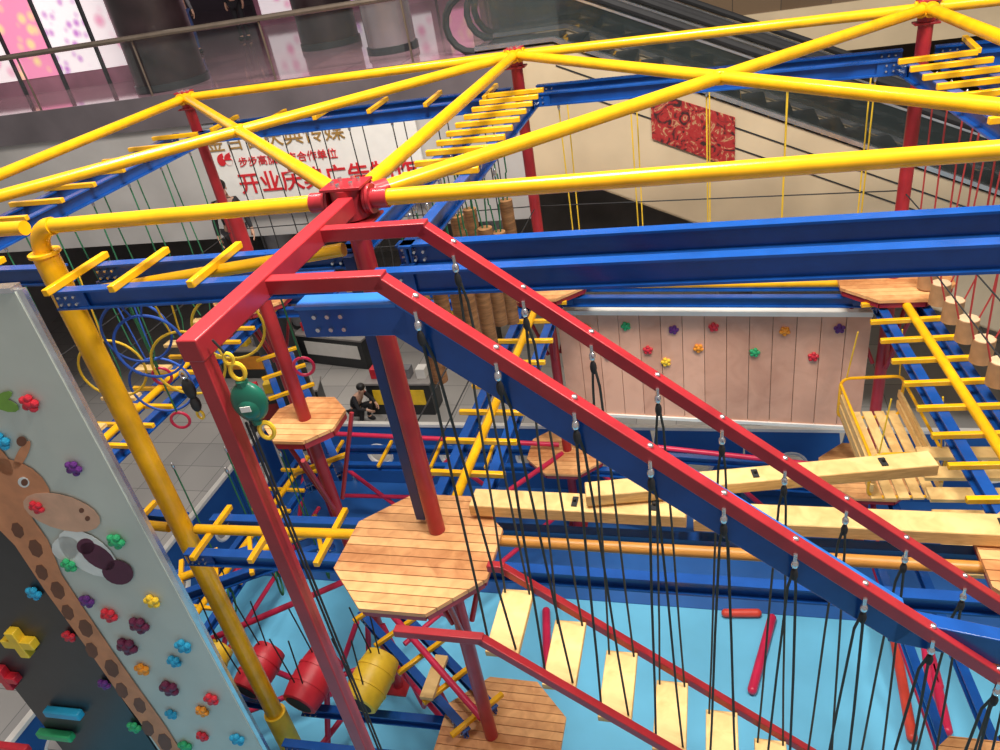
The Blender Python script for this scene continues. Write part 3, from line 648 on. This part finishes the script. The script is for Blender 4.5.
# red braces on lower level
def brace(p,q,mt=CRIM,r=.04): S().tube(p,q,r,n=12).done('brace_tube',mt,label='crimson steel brace tube below the decks',cat='brace',group='crimson brace tubes')
for n,m_ in((NB,NC),(ND,NB),(ND,NE),(NC,NG),(NL,ND),(NE,NP),(NL,NA),(NL,NB),(NL,NE),(NL,NP)):
    x=(m_-n)
    for f0,f1,da,db in((.08,.3,8.0,9.2),(.3,.55,9.2,8.0),(.55,.8,8.0,9.2)):
        brace(N(n+x*f0,da),N(n+x*f1,db))
    brace(N(n+x*.07,8.9),N(n+x*.93,8.9))
for a,b,d in((NL,NA,7.3),(NL,NB,7.5),(NL,ND,7.0),(NL,NE,7.2),(ND,NB,7.4),(NB,NC,7.5)):
    x=(b-a).normalized()*.13; brace(N(a+x,d),N(b-x,d+.25),CRIM,.042)
for n in(NL,NB,NC,ND,NA):
    for k in range(3):
        a=k*2.1+.5; e_=Vector((math.cos(a),math.sin(a))); brace(N(n+e_*.11,5.9),N(n+e_*.55,4.8),RED,.028)
for p,q,mt in((W(3.37,7.41,H-.1),W(2.65,6.32,H-.1),CRIM),(W(.06,8.3,H-.1),W(-.1,7.1,H-.1),CRIM),(W(2.75,7.65,H-.1),W(3.2,7.55,H-.1),ORED),(W(4.85,6.7,H-.1),W(4.3,5.3,H-.1),ORED),(W(5.1,6.2,H-.1),W(4.75,5.3,H-.1),CRIM),(W(5.35,6.9,H-.1),W(5.0,5.9,H-.1),CRIM)):
    S().tube(p,q,.065,n=14).blob(p,.067,.067,.067).blob(q,.067,.067,.067).done('foam_roll',mt,label='red padded tube lying on the blue floor',cat='tube',group='padded tubes')

# slatted wooden passage near C-G
c=W(4.3,6.7,5.75)
t=thing('slatted_passage',c-Z*.45,'slatted wooden passage with low yellow tube frame','bridge element')
xg=Vector((NC.x-NG.x,NC.y-NG.y,0)).normalized(); yg=Z.cross(xg)
def rr(e,w,h,r=.1):
    pts=[]
    for cx,cz,a0 in((w-r,h-r,0),(-w+r,h-r,90),(-w+r,-h+r,180),(w-r,-h+r,270)):
        for k in range(5):
            a=math.radians(a0+k*22.5); pts.append(e+yg*(cx+math.cos(a)*r)+Z*(cz+math.sin(a)*r))
    return pts
for s in(-1,1):
    S().sweep(rr(c+xg*.75*s,.36,.3),.02,8,True).done('end_frame',YEL,t)
    S().tube(c-xg*.75+yg*.36*s+Z*.22,c+xg*.75+yg*.36*s+Z*.22,.018,n=8).done('side_tube',YEL,t)
    S().box(c-xg*.8+yg*.34*s+Z*.02,c+xg*.8+yg*.34*s+Z*.02,.03,.10).box(c-xg*.8+yg*.34*s-Z*.13,c+xg*.8+yg*.34*s-Z*.13,.03,.10).done('side_slat',WLT,t)
q=S()
for k in range(5):
    o=yg*(-.28+.14*k)-Z*.27; q.box(c-xg*.82+o,c+xg*.82+o,.11,.025)
q.done('slat_floor',WLT,t)
for s in(-1,1):
    for r_ in(-1,1): S().tube(c+xg*.75*s+yg*.3*r_+Z*.3,c+xg*.7*s+yg*.24*r_+Z*.98,.009,n=6).done('rope',ROPY,t)
for k in range(6):
    S().box(W(4.15-.12*k,5.9-.3*k,5.4),W(5.0-.12*k,5.65-.3*k,5.4),.18,.04).done('slat_step',WLT,label='pale slat of the side walkway',cat='plank',group='side walkway slats')

# ---------------------------------------------------------------- people
def skinned(name,pts,edges,mt,parent,grow=1.0,root=0):
    me=bpy.data.meshes.new(name); me.from_pydata([p for p,_ in pts],edges,[]); me.materials.append(mt)
    ob=bpy.data.objects.new(name,me); COL.objects.link(ob)
    md=ob.modifiers.new('skin','SKIN'); md.use_smooth_shade=True
    if not me.skin_vertices: return ob
    for i,(p,r) in enumerate(pts):
        sv=me.skin_vertices[0].data[i]; sv.radius=(r*grow,r*grow); sv.use_root=(i==root)
    ss=ob.modifiers.new('sub','SUBSURF'); ss.levels=2; ss.render_levels=2
    return ob
def person(loc,yaw,h,top,bottom,label,pose='stand'):
    k=h/1.7; M=Matrix.Rotation(yaw,3,'Z')
    def T(x,y,z): return M@Vector((x,y,z))*k
    J=[];E=[]
    dz=-.62 if pose=='crouch' else 0; ln=.22 if pose=='crouch' else 0
    def j(x,y,z,r,par=None):
        J.append((T(x,y,z),r*k)); i=len(J)-1
        if par is not None: E.append((par,i))
        return i
    pel=j(0,ln*.6,.94+dz,.125); sp=j(0,ln*.3,1.12+dz,.115,pel); ch=j(0,-ln*.5,1.31+dz,.13,sp); nk=j(0,-ln*1.0,1.44+dz,.055,ch); h1=j(0,-ln*1.2-.01,1.52+dz,.075,nk); h2=j(0,-ln*1.3-.01,1.61+dz,.083,h1)
    arms=[];legs=[]
    for s in(-1,1):
        sh=j(.16*s,-ln*.5,1.39+dz,.058,ch)
        if pose=='crouch': el=j(.24*s,-.28,1.16+dz,.042,sh); wr=j(.15*s,-.46,1.14+dz,.03,el); dr=Vector((-.3*s,-.8,-.4))
        else: el=j(.23*s,.03,1.14,.042,sh); wr=j(.25*s,-.06,.91,.03,el); dr=Vector((0,-.25,-1))
        arms.append((sh,el,wr))
        w=Vector((J[wr][0])); wl=M.inverted()@(w/k); dr.normalize()
        sd=Vector((1,0,0)).cross(dr).normalized()
        pa=j(*(wl+dr*.07),.034,wr)
        for f,(o,lg) in enumerate(((-.03,.07),(-.01,.08),(.01,.075),(.03,.06))):
            a=j(*(wl+dr*.10+sd*o),.011,pa); b=j(*(wl+dr*(.10+lg*.6)+sd*o*1.1+Vector((-s*.01,0,0))),.009,a); j(*(wl+dr*(.10+lg)+sd*o*1.1+Vector((-s*.03,0,0))),.008,b)
        a=j(*(wl+dr*.06+sd*.04*1.1+Vector((-s*.02,0,0))),.012,pa); j(*(wl+dr*.10+sd*.065+Vector((-s*.03,0,0))),.009,a)
        if pose=='crouch':
            hp=j(.1*s,.1,.27,.088,pel); kn=j(.15*s,-.3,.50,.06,hp); an=j(.13*s,-.12,.09,.042,kn); to=j(.14*s,-.27,.035,.036,an)
        else:
            st_=.1*s if pose=='walk' else 0
            hp=j(.09*s,0,.88,.088,pel); kn=j(.1*s,-.03+st_*-1.2,.49,.06,hp); an=j(.1*s,.02-st_*1.6,.09,.042,kn); to=j(.1*s,-.13-st_*1.6,.035,.036,an)
        legs.append((hp,kn,an,to))
    e=thing('person',Vector(loc),label,'person')
    b=skinned('body',J,E,SKIN,e); b.parent=e
    def sub(nm,ids,mt,g):
        mp={o:i for i,o in enumerate(ids)}
        pp=[J[o] for o in ids]; ee=[(mp[a],mp[c]) for a,c in E if a in mp and c in mp]
        o=skinned(nm,pp,ee,mt,e,g); o.parent=e
    sub('shirt',[pel,sp,ch]+[x for a in arms for x in a],top,1.16)
    sub('trousers',[pel]+[x for l in legs for x in l[:3]],bottom,1.18)
    for l in legs:
        q=S(); a=J[l[2]][0]+e.location; t_=J[l[3]][0]+e.location; q.blob((a+t_)/2-Z*.015*k,.055*k,.13*k,.05*k,X=M@Vector((1,0,0)),Y=M@Vector((0,1,0))).done('shoe',CLOTHS['black'],e)
    hc=J[h2][0]+e.location; X=M@Vector((1,0,0)); Y=M@Vector((0,1,0))
    S().blob(hc+Y*.022*k+Z*.035*k,.1*k,.105*k,.095*k,X=X,Y=Y,n=16,k=10).done('hair',HAIR,e)
    q=S()
    for s in(-1,1): q.blob(hc-Y*.088*k+X*.032*k*s-Z*.015*k,.012*k,.008*k,.008*k,X=X,Y=Y)
    q.mat(1); q.blob(hc-Y*.095*k-Z*.04*k,.012*k,.02*k,.018*k,X=X,Y=Y)
    for s in(-1,1): q.blob(hc+X*.086*k*s-Z*.02*k,.012*k,.02*k,.028*k,X=X,Y=Y)
    q.mat(2); q.blob(hc-Y*.085*k-Z*.075*k,.022*k,.008*k,.006*k,X=X,Y=Y)
    q.done('face',[HAIR,SKIN,HRED],e)
    return e
person(N(ND,4.6)+Vector((-.10,.40,0)),.3,1.78,CLOTHS['black'],CLOTHS['black'],'climber in dark clothes standing behind a red column','stand')
person(W(-3.4,15.0,H),.9,1.68,CLOTHS['black'],CLOTHS['black'],'person in black clothes crouching on the ground floor','crouch')
person(W(-5.9,20.2,1.7),.5,1.7,CLOTHS['grey'],CLOTHS['blue'],'shopper in a grey jacket walking on the gallery','walk')
person(W(-4.9,21.5,1.7),-.3,1.65,CLOTHS['black'],CLOTHS['black'],'shopper in dark clothes standing on the gallery','stand')
person(W(4.78,4.35,H-.03),2.6,1.6,CLOTHS['black'],CLOTHS['black'],'dark-haired person standing beside the wooden deck','stand')

# ---------------------------------------------------------------- light
wd=bpy.data.worlds.new('World'); scene.world=wd; wd.use_nodes=True
wd.node_tree.nodes['Background'].inputs[0].default_value=(1,.94,.90,1); wd.node_tree.nodes['Background'].inputs[1].default_value=.34
def area(name,loc,sx,sy,p,c,rot=(0,0,0)):
    l=bpy.data.lights.new(name,'AREA'); l.shape='RECTANGLE'; l.size=sx;l.size_y=sy;l.energy=p;l.color=c
    o=bpy.data.objects.new(name,l); o.location=loc;o.rotation_euler=rot; COL.objects.link(o)
area('atrium_light',(0,5,17),3.5,3.5,2300,(1,.93,.84)); area('atrium_light',(6,1,16),1.5,1.5,1200,(1,.94,.85)); area('atrium_light',(-3,9,14.5),1,1,260,(1,.95,.9)); area('gallery_light',(-7,18,12.4),6,3,420,(1,.80,.84)); area('gallery_light',(6,20,12.4),6,3,180,(1,.82,.65)); area('shop_light',(4,17,7),5,3,130,(1,.85,.65)); area('shop_light',(-4,17,3.4),6,3,90,(1,.93,.85))
try: scene.view_settings.view_transform='Standard'
except Exception as ex: print(ex)
